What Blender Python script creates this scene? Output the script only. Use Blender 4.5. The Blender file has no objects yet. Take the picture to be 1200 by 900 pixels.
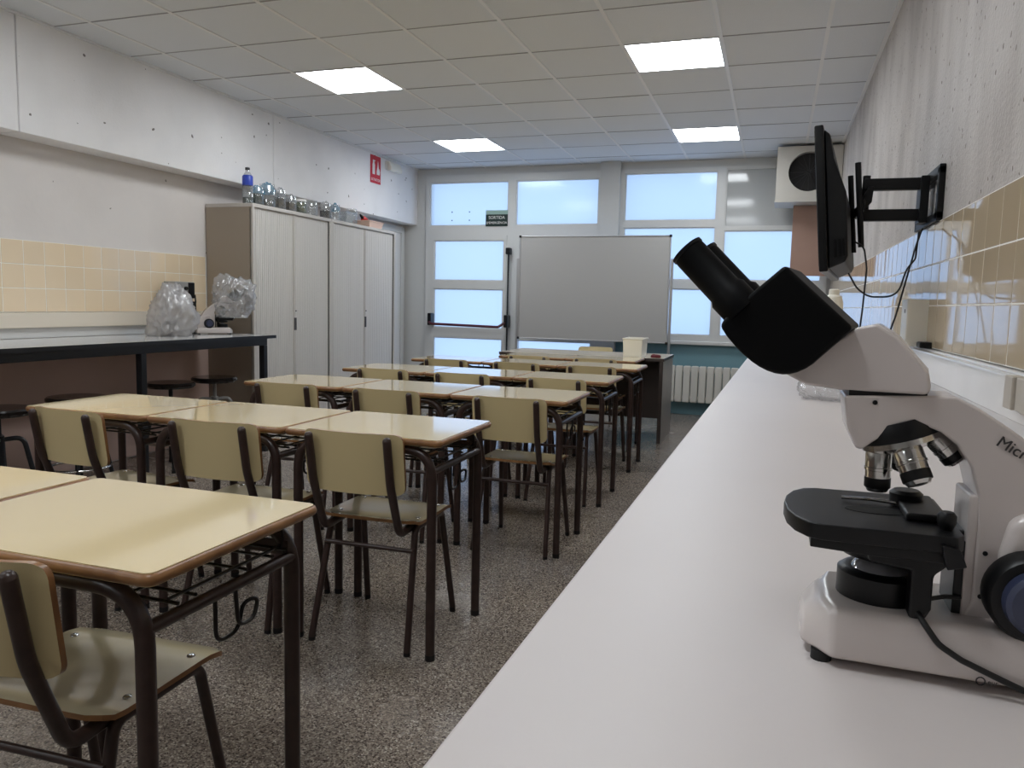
import bpy, bmesh, math, random
from mathutils import Vector, Matrix, noise
random.seed(7)
PI = math.pi
SC = bpy.context.scene
COL = SC.collection

# ------------------------------------------------------------------ camera, sky, exposure
FPX, YAW, PITCH, ROLL, CAM_H = 908.076, 0.323606, -0.103493, 0.023399, 1.21
def cam_matrix():
    cy, sy = math.cos(YAW), math.sin(YAW)
    f = Vector((-sy*math.cos(PITCH), cy*math.cos(PITCH), math.sin(PITCH)))
    r = Vector((cy, sy, 0)); u = r.cross(f)
    c, s = math.cos(ROLL), math.sin(ROLL)
    r2, u2 = c*r + s*u, -s*r + c*u
    m = Matrix((r2, u2, -f)).transposed().to_4x4()
    m.translation = (0, 0, CAM_H)
    return m
cam = bpy.data.cameras.new('camera'); cam.sensor_width = 36; cam.lens = FPX/1200*36
cam.clip_start = 0.02; cam.clip_end = 200
camo = bpy.data.objects.new('camera', cam); COL.objects.link(camo)
camo.matrix_world = cam_matrix(); SC.camera = camo

SKY_STRENGTH = 1.35
LAMP_STRENGTH = 18.0
W = bpy.data.worlds.new('sky'); SC.world = W; W.use_nodes = True
bgn = W.node_tree.nodes['Background']
bgn.inputs[0].default_value = (0.50, 0.68, 1.0, 1); bgn.inputs[1].default_value = SKY_STRENGTH
SC.view_settings.view_transform = 'Standard'; SC.view_settings.look = 'None'
SC.view_settings.exposure = 0.0; SC.view_settings.gamma = 1.0; SC.view_settings.use_curve_mapping = False
try:
    SC.cycles.use_denoising = True; SC.cycles.max_bounces = 10; SC.cycles.diffuse_bounces = 6
    SC.cycles.transparent_max_bounces = 16; SC.cycles.sample_clamp_indirect = 6
    SC.cycles.caustics_reflective = False; SC.cycles.caustics_refractive = False
except Exception: pass

# ------------------------------------------------------------------ materials
def S(r, g, b):
    f = lambda c: (c/255/12.92 if c/255 <= .04045 else ((c/255+.055)/1.055)**2.4)
    return (f(r), f(g), f(b), 1)
def newmat(name):
    m = bpy.data.materials.new(name); m.use_nodes = True
    return m, m.node_tree.nodes, m.node_tree.links, m.node_tree.nodes['Principled BSDF']
def pm(name, col, rough=.5, metal=0, spec=.5, var=None, bump=None, rnd=0, coat=0, coords='Object', rvar=None):
    """var=(scale,colour2,low,high)  bump=(scale,strength)  rnd = per object brightness spread"""
    m, N, L, B = newmat(name)
    B.inputs['Roughness'].default_value = rough; B.inputs['Metallic'].default_value = metal
    B.inputs['Specular IOR Level'].default_value = spec; B.inputs['Coat Weight'].default_value = coat
    B.inputs['Coat Roughness'].default_value = .05
    B.inputs['Base Color'].default_value = col
    out = None
    if var or bump or rvar:
        if coords == 'World':
            g = N.new('ShaderNodeNewGeometry'); vec = g.outputs['Position']
        else:
            g = N.new('ShaderNodeTexCoord'); vec = g.outputs['Object']
    if var:
        n = N.new('ShaderNodeTexNoise'); n.inputs['Scale'].default_value = var[0]; n.inputs['Detail'].default_value = 4
        L.new(vec, n.inputs['Vector'])
        r = N.new('ShaderNodeMapRange'); r.inputs[1].default_value = var[2]; r.inputs[2].default_value = var[3]
        L.new(n.outputs['Fac'], r.inputs[0])
        mx = N.new('ShaderNodeMix'); mx.data_type = 'RGBA'; mx.inputs[6].default_value = col; mx.inputs[7].default_value = var[1]
        L.new(r.outputs[0], mx.inputs[0]); out = mx.outputs[2]
    if rnd:
        oi = N.new('ShaderNodeObjectInfo'); r = N.new('ShaderNodeMapRange')
        r.inputs[3].default_value = 1-rnd; r.inputs[4].default_value = 1+rnd
        L.new(oi.outputs['Random'], r.inputs[0])
        h = N.new('ShaderNodeHueSaturation'); L.new(r.outputs[0], h.inputs['Value'])
        if out: L.new(out, h.inputs['Color'])
        else: h.inputs['Color'].default_value = col
        out = h.outputs[0]
    if out: L.new(out, B.inputs['Base Color'])
    if rvar:
        n = N.new('ShaderNodeTexNoise'); n.inputs['Scale'].default_value = rvar[0]; L.new(vec, n.inputs['Vector'])
        r = N.new('ShaderNodeMapRange'); r.inputs[1].default_value = .3; r.inputs[2].default_value = .7
        r.inputs[3].default_value = rvar[1]; r.inputs[4].default_value = rvar[2]
        L.new(n.outputs['Fac'], r.inputs[0]); L.new(r.outputs[0], B.inputs['Roughness'])
    if bump:
        n = N.new('ShaderNodeTexNoise'); n.inputs['Scale'].default_value = bump[0]; n.inputs['Detail'].default_value = 5
        L.new(vec, n.inputs['Vector'])
        b = N.new('ShaderNodeBump'); b.inputs['Strength'].default_value = bump[1]; b.inputs['Distance'].default_value = .01
        L.new(n.outputs['Fac'], b.inputs['Height']); L.new(b.outputs[0], B.inputs['Normal'])
    return m
def plaster(name, col, spot_col, spot_scale, spot_cut, streak=None, bump=(60, .25), blotch=None):
    m, N, L, B = newmat(name); B.inputs['Roughness'].default_value = .75
    g = N.new('ShaderNodeNewGeometry')
    v = N.new('ShaderNodeTexVoronoi'); v.inputs['Scale'].default_value = spot_scale; v.inputs['Randomness'].default_value = 1
    nz = N.new('ShaderNodeTexNoise'); nz.inputs['Scale'].default_value = 45
    ad = N.new('ShaderNodeVectorMath'); ad.operation = 'MULTIPLY_ADD'; ad.inputs[1].default_value = (.03, .03, .03)
    L.new(g.outputs['Position'], nz.inputs['Vector']); L.new(nz.outputs['Color'], ad.inputs[0]); L.new(g.outputs['Position'], ad.inputs[2])
    v.voronoi_dimensions = '2D'; sp = N.new('ShaderNodeSeparateXYZ'); cb = N.new('ShaderNodeCombineXYZ')
    L.new(ad.outputs[0], sp.inputs[0]); L.new(sp.outputs[1], cb.inputs[0]); L.new(sp.outputs[2], cb.inputs[1]); L.new(cb.outputs[0], v.inputs['Vector'])
    # random radius per cell so only some cells carry a fleck
    sx = N.new('ShaderNodeSeparateColor'); L.new(v.outputs['Color'], sx.inputs[0])
    mp = N.new('ShaderNodeMapRange'); mp.inputs[1].default_value = .4; mp.inputs[2].default_value = 1; mp.inputs[3].default_value = 0; mp.inputs[4].default_value = spot_cut
    L.new(sx.outputs[0], mp.inputs[0])
    lt = N.new('ShaderNodeMath'); lt.operation = 'LESS_THAN'; L.new(v.outputs['Distance'], lt.inputs[0]); L.new(mp.outputs[0], lt.inputs[1])
    fac = lt.outputs[0]
    base = N.new('ShaderNodeMix'); base.data_type = 'RGBA'; base.inputs[6].default_value = col
    base.inputs[7].default_value = blotch or tuple(c*.9 for c in col[:3])+(1,)
    n2 = N.new('ShaderNodeTexNoise'); n2.inputs['Scale'].default_value = 1.7 if not streak else 2.2; n2.inputs['Detail'].default_value = 6
    if streak:
        mpn = N.new('ShaderNodeMapping'); mpn.inputs['Scale'].default_value = streak
        L.new(g.outputs['Position'], mpn.inputs['Vector']); L.new(mpn.outputs[0], n2.inputs['Vector'])
    else: L.new(g.outputs['Position'], n2.inputs['Vector'])
    rr = N.new('ShaderNodeMapRange'); rr.inputs[1].default_value = .4; rr.inputs[2].default_value = .68; L.new(n2.outputs['Fac'], rr.inputs[0])
    L.new(rr.outputs[0], base.inputs[0])
    mx = N.new('ShaderNodeMix'); mx.data_type = 'RGBA'; mx.inputs[7].default_value = spot_col
    L.new(fac, mx.inputs[0]); L.new(base.outputs[2], mx.inputs[6]); L.new(mx.outputs[2], B.inputs['Base Color'])
    n3 = N.new('ShaderNodeTexNoise'); n3.inputs['Scale'].default_value = bump[0]; n3.inputs['Detail'].default_value = 5
    L.new(g.outputs['Position'], n3.inputs['Vector'])
    b = N.new('ShaderNodeBump'); b.inputs['Strength'].default_value = bump[1]; b.inputs['Distance'].default_value = .006
    L.new(n3.outputs['Fac'], b.inputs['Height']); L.new(b.outputs[0], B.inputs['Normal'])
    return m
def terrazzo(name):
    m, N, L, B = newmat(name)
    g = N.new('ShaderNodeNewGeometry')
    v = N.new('ShaderNodeTexVoronoi'); v.inputs['Scale'].default_value = 210; L.new(g.outputs['Position'], v.inputs['Vector'])
    sx = N.new('ShaderNodeSeparateColor'); L.new(v.outputs['Color'], sx.inputs[0])
    cr = N.new('ShaderNodeValToRGB'); cr.color_ramp.interpolation = 'CONSTANT'
    E = cr.color_ramp.elements
    E[0].position = 0; E[0].color = S(74, 64, 58); E[1].position = .16; E[1].color = S(126, 114, 104)
    for p, c in ((.45, S(148, 136, 124)), (.65, S(112, 101, 93)), (.82, S(168, 157, 144)), (.96, S(192, 183, 170))):
        e = E.new(p); e.color = c
    L.new(sx.outputs[0], cr.inputs[0])
    n = N.new('ShaderNodeTexNoise'); n.inputs['Scale'].default_value = 1.3; n.inputs['Detail'].default_value = 5; L.new(g.outputs['Position'], n.inputs['Vector'])
    r = N.new('ShaderNodeMapRange'); r.inputs[1].default_value = .3; r.inputs[2].default_value = .7; r.inputs[3].default_value = .82; r.inputs[4].default_value = 1.1
    L.new(n.outputs['Fac'], r.inputs[0])
    oi = N.new('ShaderNodeObjectInfo'); ro = N.new('ShaderNodeMapRange'); ro.inputs[3].default_value = .9; ro.inputs[4].default_value = 1.06
    L.new(oi.outputs['Random'], ro.inputs[0])
    mu = N.new('ShaderNodeMath'); mu.operation = 'MULTIPLY'; L.new(r.outputs[0], mu.inputs[0]); L.new(ro.outputs[0], mu.inputs[1])
    h = N.new('ShaderNodeHueSaturation'); L.new(mu.outputs[0], h.inputs['Value']); L.new(cr.outputs[0], h.inputs['Color'])
    L.new(h.outputs[0], B.inputs['Base Color'])
    rr = N.new('ShaderNodeMapRange'); rr.inputs[1].default_value = .3; rr.inputs[2].default_value = .7; rr.inputs[3].default_value = .15; rr.inputs[4].default_value = .3
    L.new(n.outputs['Fac'], rr.inputs[0]); L.new(rr.outputs[0], B.inputs['Roughness'])
    return m
def glassmat(name, tint, transp, transl, gloss, rough=.05, tl_col=None):
    m = bpy.data.materials.new(name); m.use_nodes = True; N, L = m.node_tree.nodes, m.node_tree.links
    N.remove(N['Principled BSDF']); out = N['Material Output']
    t = N.new('ShaderNodeBsdfTransparent'); t.inputs[0].default_value = tint
    d = N.new('ShaderNodeBsdfTranslucent'); d.inputs[0].default_value = tl_col or tint
    gl = N.new('ShaderNodeBsdfGlossy'); gl.inputs['Roughness'].default_value = rough
    m1 = N.new('ShaderNodeMixShader'); m1.inputs[0].default_value = transl/(transp+transl)
    L.new(t.outputs[0], m1.inputs[1]); L.new(d.outputs[0], m1.inputs[2])
    m2 = N.new('ShaderNodeMixShader'); m2.inputs[0].default_value = gloss
    L.new(m1.outputs[0], m2.inputs[1]); L.new(gl.outputs[0], m2.inputs[2]); L.new(m2.outputs[0], out.inputs[0])
    return m
def plasticbag(name, col, clear, rough=.18):
    m = bpy.data.materials.new(name); m.use_nodes = True; N, L = m.node_tree.nodes, m.node_tree.links
    N.remove(N['Principled BSDF']); out = N['Material Output']
    t = N.new('ShaderNodeBsdfTransparent'); t.inputs[0].default_value = (.96, .96, .97, 1)
    d = N.new('ShaderNodeBsdfDiffuse'); d.inputs[0].default_value = col
    tl = N.new('ShaderNodeBsdfTranslucent'); tl.inputs[0].default_value = col
    gl = N.new('ShaderNodeBsdfGlossy'); gl.inputs['Roughness'].default_value = rough
    a = N.new('ShaderNodeMixShader'); a.inputs[0].default_value = .45; L.new(d.outputs[0], a.inputs[1]); L.new(tl.outputs[0], a.inputs[2])
    b = N.new('ShaderNodeMixShader'); b.inputs[0].default_value = clear; L.new(a.outputs[0], b.inputs[1]); L.new(t.outputs[0], b.inputs[2])
    c = N.new('ShaderNodeMixShader'); c.inputs[0].default_value = .16; L.new(b.outputs[0], c.inputs[1]); L.new(gl.outputs[0], c.inputs[2])
    L.new(c.outputs[0], out.inputs[0])
    return m
def emit(name, col, s):
    m = bpy.data.materials.new(name); m.use_nodes = True; N, L = m.node_tree.nodes, m.node_tree.links
    N.remove(N['Principled BSDF']); e = N.new('ShaderNodeEmission'); e.inputs[0].default_value = col; e.inputs[1].default_value = s
    L.new(e.outputs[0], N['Material Output'].inputs[0]); return m

M = {}
M['wall_l'] = plaster('painted concrete, pitted', S(240, 238, 238), S(128, 122, 118), 5.2, .06)
M['wall_lo'] = plaster('smooth painted wall', S(224, 218, 214), S(150, 144, 140), 2.2, .022, bump=(30, .1))
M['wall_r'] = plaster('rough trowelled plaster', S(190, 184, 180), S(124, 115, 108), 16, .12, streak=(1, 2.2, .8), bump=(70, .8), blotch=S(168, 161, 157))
M['wall'] = pm('white wall', S(222, 220, 216), .75, bump=(40, .1))
M['backwall'] = pm('grey white wall', S(206, 206, 204), .7, bump=(40, .1))
M['teal'] = pm('teal wall paint', S(120, 158, 168), .55, bump=(40, .1))
M['panel_pink'] = pm('pinkish brown panel', S(214, 186, 174), .7, var=(2, S(204, 178, 166), .3, .75))
M['tile'] = pm('beige glazed tile', S(234, 214, 184), .06, rnd=.035, var=(1.5, S(229, 208, 176), .3, .75), coords='World', bump=(7, .03))
M['tile_r'] = pm('shaded beige glazed tile', S(194, 176, 150), .05, rnd=.04, var=(1.5, S(188, 170, 144), .3, .75), coords='World', bump=(7, .04))  # same tile as the left wall, colour darkened for the right wall's shade
M['grout'] = pm('white grout', S(240, 237, 230), .7)
M['ctile'] = pm('mineral ceiling tile', S(224, 227, 231), .85, rnd=.025, bump=(140, .25), coords='World')
M['tbar'] = pm('white ceiling grid', S(232, 232, 232), .4)
M['tbar_d'] = pm('grey ceiling cross bar', S(158, 158, 161), .6)
M['terrazzo'] = terrazzo('terrazzo')
M['joint'] = pm('dark floor joint', S(88, 80, 74), .8)
M['alu'] = pm('off white window frame', S(212, 212, 210), .35, bump=(20, .03))
M['pane'] = glassmat('frosted window glass', (.93, .97, 1, 1), .45, .45, .02, .12, (.95, .98, 1, 1))
M['opaque_pane'] = pm('grey glossy window panel', S(186, 188, 188), .08)
M['lam'] = pm('cream desk laminate', S(240, 218, 170), .06, coat=.7, var=(2.2, S(236, 213, 164), .3, .75), rvar=(3, .045, .07))
M['edge'] = pm('brown varnished edge', S(158, 114, 72), .35, var=(14, S(128, 88, 54), .35, .65))
M['brown'] = pm('dark brown painted tube', S(62, 46, 42), .32, var=(30, S(52, 38, 34), .4, .7))
M['wire'] = pm('black wire', S(28, 24, 24), .35)
M['rubber'] = pm('black rubber', S(18, 17, 17), .6)
M['ply'] = pm('cream laminated plywood', S(216, 197, 150), .33, bump=(30, .02))
M['seat'] = pm('worn cream laminated plywood', S(204, 192, 160), .2, coat=.7, var=(4, S(192, 181, 150), .2, .8), bump=(12, .03))
M['steel'] = pm('polished steel', S(200, 200, 200), .2, metal=1)
M['ctop'] = pm('white worktop', S(211, 203, 200), .42, spec=.45, var=(3, S(207, 199, 196), .2, .8), coords='World', bump=(9, .02))
M['gwhite'] = pm('glossy white board', S(228, 227, 226), .1, bump=(6, .05))
M['lctop'] = pm('grey white worktop', S(206, 205, 203), .1)
M['blacksteel'] = pm('black steel', S(24, 25, 28), .35)
M['blackseat'] = pm('black lacquered seat', S(26, 22, 21), .12)
M['greysteel'] = pm('grey painted steel', S(150, 148, 145), .35)
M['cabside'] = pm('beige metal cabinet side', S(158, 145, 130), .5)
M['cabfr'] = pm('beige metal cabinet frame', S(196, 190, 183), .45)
M['slat'] = pm('beige tambour slat', S(205, 200, 194), .45)
M['darkgap'] = pm('dark slit', S(34, 32, 34), .6)
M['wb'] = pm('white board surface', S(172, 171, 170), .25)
M['alum'] = pm('aluminium', S(190, 190, 192), .3, metal=.8)
M['lightgrey'] = pm('light grey laminate', S(168, 162, 156), .35, var=(4, S(160, 154, 148), .4, .7))
M['darkbrown'] = pm('dark brown panel', S(66, 56, 52), .45)
M['tdesk'] = pm('teacher desk top', S(206, 196, 178), .14)
M['rad'] = pm('radiator white', S(222, 218, 210), .4)
M['scope'] = pm('white microscope enamel', S(208, 199, 195), .22)
M['black'] = pm('satin black', S(10, 10, 12), .4, spec=.35)
M['blackmat'] = pm('matt black', S(4, 4, 5), .5, spec=.15)
M['chrome'] = pm('chrome', S(205, 203, 200), .16, metal=1)
M['blueknob'] = pm('dark blue knob cap', S(54, 60, 84), .3)
M['lens'] = pm('glass lens', S(150, 150, 155), .06, coat=1)
M['print'] = pm('dark grey print', S(60, 55, 54), .5)
M['red'] = pm('sign red', S(196, 28, 48), .4)
M['signwhite'] = pm('sign white', S(238, 236, 232), .4)
M['signgreen'] = pm('dark green sign', S(18, 42, 38), .3)
M['signpale'] = pm('pale green strip', S(150, 178, 170), .3)
M['plastic_w'] = pm('white plastic', S(232, 228, 216), .35)
M['bin'] = glassmat('milky plastic', (.9, .88, .8, 1), .06, .6, .05, .25, S(240, 234, 218))
M['maroon'] = pm('maroon cloth', S(96, 28, 36), .7)
M['tvblack'] = pm('tv black plastic', S(7, 7, 8), .35, spec=.3)
M['tvblack2'] = pm('tv back plastic', S(12, 12, 13), .5, spec=.3)
M['screen'] = pm('dark screen', S(6, 6, 8), .06)
M['wood'] = pm('brown wood board', S(164, 134, 120), .55, var=(3, S(156, 126, 112), .3, .75))
M['fanbox'] = pm('white metal housing', S(196, 192, 184), .45)
M['grille'] = pm('dark grille', S(28, 26, 26), .5)
M['pinktray'] = pm('pink beige plastic', S(222, 190, 172), .5)
M['redtool'] = pm('red plastic', S(206, 44, 40), .4)
M['bag'] = plasticbag('clear crumpled plastic', S(232, 232, 232), .7)
M['bag_grey'] = plasticbag('milky plastic bag', S(216, 213, 212), .3, .22)
M['bag_blue'] = plasticbag('light blue plastic bag', S(120, 190, 225), .45)
M['jar'] = plasticbag('clear jar glass', S(215, 225, 225), .8, .08)
M['dirt'] = pm('dark soil', S(48, 44, 40), .8, var=(30, S(88, 80, 68), .45, .6))
M['dirt_b'] = pm('brown soil', S(104, 88, 72), .8, var=(40, S(66, 56, 48), .4, .6))
M['dirt_g'] = pm('green sediment', S(112, 112, 74), .8, var=(30, S(70, 76, 48), .4, .6))
M['water'] = pm('dark green water', S(30, 44, 38), .2)
M['label_blue'] = pm('blue bottle label', S(38, 66, 172), .4)
M['cream'] = pm('beige plastic trunking', S(224, 214, 198), .4)
M['sock'] = pm('grey beige socket', S(178, 170, 158), .4)
M['mount'] = pm('black bracket steel', S(9, 9, 10), .45, spec=.3)
M['blackcable'] = pm('black cable', S(10, 10, 11), .45)

# ------------------------------------------------------------------ mesh helpers
class MB:
    def __init__(s): s.v = []; s.f = []
    def add(s, vs, fs):
        o = len(s.v); s.v += [tuple(p) for p in vs]; s.f += [tuple(i+o for i in f) for f in fs]; return s
    def box(s, x0, x1, y0, y1, z0, z1):
        return s.add([(x0,y0,z0),(x1,y0,z0),(x1,y1,z0),(x0,y1,z0),(x0,y0,z1),(x1,y0,z1),(x1,y1,z1),(x0,y1,z1)],
                     [(0,3,2,1),(4,5,6,7),(0,1,5,4),(1,2,6,5),(2,3,7,6),(3,0,4,7)])
    def tube(s, path, r, n=10, closed=False, r2=None, flat=1.0):
        P = [Vector(p) for p in path]; m = len(P); rings = []
        up = None
        for i in range(m):
            a = P[i-1] if (i > 0 or closed) else P[i]; b = P[(i+1) % m] if (i < m-1 or closed) else P[i]
            t = (b-a).normalized()
            if up is None:
                up = Vector((0,0,1)) if abs(t.z) < .9 else Vector((0,1,0))
            sd = t.cross(up)
            if sd.length < 1e-6: sd = t.orthogonal()
            sd.normalize(); up = sd.cross(t).normalized()
            rr = r if r2 is None else r+(r2-r)*i/(m-1)
            rings.append([P[i]+sd*math.cos(2*PI*k/n)*rr*flat+up*math.sin(2*PI*k/n)*rr for k in range(n)])
        vs = [p for q in rings for p in q]; fs = []
        for i in range(m if closed else m-1):
            j = (i+1) % m
            for k in range(n): fs.append((i*n+k, i*n+(k+1) % n, j*n+(k+1) % n, j*n+k))
        if not closed:
            fs.append(tuple(range(n-1, -1, -1))); fs.append(tuple((m-1)*n+k for k in range(n)))
        return s.add(vs, fs)
    def cyl(s, p0, p1, r, r2=None, n=16): return s.tube([p0, p1], r, n, r2=r2)
    def lathe(s, prof, o=(0,0,0), axis=(0,0,1), n=24, capa=True, capb=True):
        a = Vector(axis).normalized(); q = a.to_track_quat('Z', 'Y'); o = Vector(o); vs = []; fs = []
        for (r, z) in prof:
            for k in range(n): vs.append(o + q @ Vector((r*math.cos(2*PI*k/n), r*math.sin(2*PI*k/n), z)))
        for i in range(len(prof)-1):
            for k in range(n): fs.append((i*n+k, i*n+(k+1) % n, (i+1)*n+(k+1) % n, (i+1)*n+k))
        if capa: fs.append(tuple(range(n-1, -1, -1)))
        if capb: fs.append(tuple((len(prof)-1)*n+k for k in range(n)))
        return s.add(vs, fs)
    def prism(s, poly, y0, y1, plane='xz'):
        n = len(poly)
        if plane == 'xz': A = [(x, y0, z) for x, z in poly]; B = [(x, y1, z) for x, z in poly]
        elif plane == 'xy': A = [(x, y, y0) for x, y in poly]; B = [(x, y, y1) for x, y in poly]
        else: A = [(y0, y, z) for y, z in poly]; B = [(y1, y, z) for y, z in poly]
        return s.add(A+B, [tuple(range(n)), tuple(range(2*n-1, n-1, -1))]+[(i, i+n, (i+1) % n+n, (i+1) % n) for i in range(n)])
    def mesh(s, name, mat, smooth=None, bevel=0, seg=2, tri=False):
        me = bpy.data.meshes.new(name); me.from_pydata(s.v, [], s.f)
        bm = bmesh.new(); bm.from_mesh(me)
        if bevel:
            bmesh.ops.remove_doubles(bm, verts=bm.verts, dist=1e-6)
            es = [e for e in bm.edges if len(e.link_faces) == 2 and e.calc_face_angle(0) > .6]
            bmesh.ops.bevel(bm, geom=es, offset=bevel, segments=seg, affect='EDGES', profile=.5, clamp_overlap=True)
        bmesh.ops.recalc_face_normals(bm, faces=bm.faces)
        ng = [f for f in bm.faces if len(f.verts) > 4]
        if ng: bmesh.ops.triangulate(bm, faces=ng)
        bm.to_mesh(me); bm.free()
        if bevel and not smooth:
            for p in me.polygons: p.use_smooth = True
            acc = [Vector((0, 0, 0)) for _ in me.vertices]
            for p in me.polygons:
                for vi in p.vertices: acc[vi] += p.normal*p.area
            me.normals_split_custom_set_from_vertices([a.normalized() for a in acc])
        elif smooth is not None:
            for p in me.polygons: p.use_smooth = True
            me.set_sharp_from_angle(angle=math.radians(smooth))
        me.materials.append(M[mat] if isinstance(mat, str) else mat)
        return me
    def build(s, name, mat, parent=None, smooth=None, bevel=0, seg=2, loc=None, rot=None):
        return link(name, s.mesh(name, mat, smooth, bevel, seg), parent, loc, rot)
def link(name, me, parent=None, loc=None, rot=None):
    o = bpy.data.objects.new(name, me); COL.objects.link(o)
    if parent: o.parent = parent
    if loc: o.location = loc
    if rot: o.rotation_euler = rot
    return o
def tag(o, label=None, cat=None, group=None, kind=None):
    if label: o['label'] = label
    if cat: o['category'] = cat
    if group: o['group'] = group
    if kind: o['kind'] = kind
    return o
def thing(name, label, cat, loc=(0,0,0), rotz=0, group=None):
    o = bpy.data.objects.new(name, None); COL.objects.link(o); o.empty_display_size = .05
    o.location = loc; o.rotation_euler = (0, 0, rotz)
    return tag(o, label, cat, group)
def struct(o, label=None): return tag(o, label, None, None, 'structure')
def copy_tree(o, parent=None, skip=()):
    c = o.copy(); COL.objects.link(c); c.parent = parent
    for ch in list(KIDS.get(o.name, [])) or list(o.children):
        if ch.name.split('.')[0] in skip: continue
        copy_tree(ch, c, skip)
    return c
KIDS = {}
def fillet(path, rad, n=6):
    P = [Vector(p) for p in path]; out = [P[0]]
    for i in range(1, len(P)-1):
        a, b, c = P[i-1], P[i], P[i+1]; r = rad[i-1] if isinstance(rad, (list, tuple)) else rad
        u, w = (a-b).normalized(), (c-b).normalized(); ang = u.angle(w)
        d = min(r/math.tan(ang/2), (a-b).length*.49, (c-b).length*.49)
        p0, p1 = b+u*d, b+w*d
        for k in range(n+1):
            t = k/n; out.append(p0*(1-t)**2 + b*2*t*(1-t) + p1*t*t)
    out.append(P[-1]); return out
def text(name, body, size, mat, parent, loc, rot, depth=.0006, align='CENTER'):
    c = bpy.data.curves.new(name, 'FONT'); c.body = body; c.size = size; c.align_x = align; c.align_y = 'CENTER'; c.extrude = depth
    c.materials.append(M[mat]); tmp = bpy.data.objects.new(name, c); COL.objects.link(tmp)
    me = bpy.data.meshes.new_from_object(tmp); bpy.data.objects.remove(tmp)
    o = bpy.data.objects.new(name, me); COL.objects.link(o)
    o.parent = parent; o.location = loc; o.rotation_euler = rot
    return o

# ------------------------------------------------------------------ the room
XL, XLB, XR, YB, YF, H = -4.5, -4.3, .545, 8.95, -4.6, 2.8345
fl = struct(MB().box(XL-.2, XR+.2, YF-.2, YB+.2, -.12, -.009).build('floor', 'joint'), 'grey brown terrazzo tile floor')
TS = 1/3
tile_me = MB().box(-TS/2+.0007, TS/2-.0007, -TS/2+.0007, TS/2-.0007, -.01, 0).mesh('floor_tile', 'terrazzo')
rest = MB(); x0g, y0g = -.945-TS*11, .62
for j in range(-16, 26):
    for i in range(0, 16):
        cx, cy = x0g+TS*(i+.5)-TS/2*0, y0g+TS*(j+.5)
        if cx < XL+.05 or cx > XR or cy < YF or cy > YB: continue
        if 0 <= i < 13 and 0 <= j < 23: link('floor_tile', tile_me, fl, (cx, cy, 0))
        else: rest.box(cx-TS/2+.0007, cx+TS/2-.0007, cy-TS/2+.0007, cy+TS/2-.0007, -.01, 0)
tag(rest.build('floor_tile_field', 'terrazzo', fl), kind='stuff')

# left wall: recessed lower wall, concrete beam above
wl = struct(MB().box(XL-.2, XL, YF, YB, 0, H).build('wall_left', 'wall_lo'), 'white painted left wall with concrete beam above')
for a, b in ((YF, 3.53), (3.538, 6.0), (6.008, YB)):
    MB().box(XL, XLB, a, b, 2.155, H).build('beam_panel', 'wall_l', wl, bevel=.006)
grt = MB().box(XL, XL+.0098, YF, 5.34, 1.085, 1.535).build('grout_bed', 'grout', wl)
def tiles(parent, x, y0, y1, z0, side, mat, n):
    me = MB().box(-.006*0, .008, -.0735, .0735, -.0735, .0735).mesh('wall_tile', mat, bevel=.0025, seg=2)
    k = int((y1-y0)/.15)
    for j in range(3):
        for i in range(k):
            o = link('wall_tile', me, parent, (x, y0+.075+i*.15, z0+.075+.15*j))
            o.rotation_euler = (0, random.gauss(0, .0035), (0 if side > 0 else PI)+random.gauss(0, .0035))
tiles(wl, XL+.003, .83, 5.34, 1.085, 1, 'tile', 0)
MB().box(XL, XL+.045, YF, 5.33, .985, 1.082).build('wall_trunking', 'cream', wl, bevel=.004)
MB().box(XL, XL+.02, YF, 5.33, .92, .984).build('upstand', 'lctop', wl)
MB().box(XL, XL+.012, YF, 5.344, .01, .88).build('lower_panel', 'panel_pink', wl)

# right wall
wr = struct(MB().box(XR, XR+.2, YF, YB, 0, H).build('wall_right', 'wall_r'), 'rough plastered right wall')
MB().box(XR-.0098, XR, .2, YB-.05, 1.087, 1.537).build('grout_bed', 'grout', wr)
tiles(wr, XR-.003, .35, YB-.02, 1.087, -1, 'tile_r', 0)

# rear wall behind the camera
struct(MB().box(XL-.2, XR+.2, YF-.2, YF, 0, H).build('wall_rear', 'wall'), 'plain white wall behind the viewer')

# ceiling
ce = struct(MB().box(XL-.2, XR+.2, YF-.2, YB+.2, H+.02, H+.14).build('ceiling', 'ctile'), 'suspended ceiling of square mineral tiles')
GX = [c*.6-2.79883 for c in range(-3, 6)]; GX = [x for x in GX if XL < x < XR]
GY = [r*.6+4.38168 for r in range(-16, 8)]; GY = [y for y in GY if YF < y < YB]
xs = [XLB]+[x for x in GX if x > XLB+.05]+[XR]; ys = [YF]+GY+[YB]
cell = lambda c, r: (c*.6-2.79883, r*.6+4.38168)
lamps = [cell(-1, 1), cell(3, 1), cell(-1, 5), cell(3, 5), cell(-1, -3), cell(3, -3), cell(-1, -7), cell(3, -7), cell(-1, -11)]
tmesh = {}
for i in range(len(xs)-1):
    for j in range(len(ys)-1):
        a, b, c, d = xs[i], xs[i+1], ys[j], ys[j+1]
        if any(abs(a-l[0]) < .01 and abs(c-l[1]) < .01 for l in lamps): continue
        w, dd = round(b-a, 3), round(d-c, 3)
        if (w, dd) not in tmesh:
            tmesh[(w, dd)] = MB().box(-w/2+.004, w/2-.004, -dd/2+.004, dd/2-.004, 0, .015).mesh('ceiling_tile', 'ctile')
        o = link('ceiling_tile', tmesh[(w, dd)], ce, ((a+b)/2, (c+d)/2, H+random.uniform(0, .0015)))
        o.rotation_euler = (random.gauss(0, .0012), random.gauss(0, .0012), 0)
for x in xs[1:-1]:
    MB().box(x-.011, x+.011, YF, YB, H-.004, H+.012).build('grid_runner', 'tbar', ce)
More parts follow.
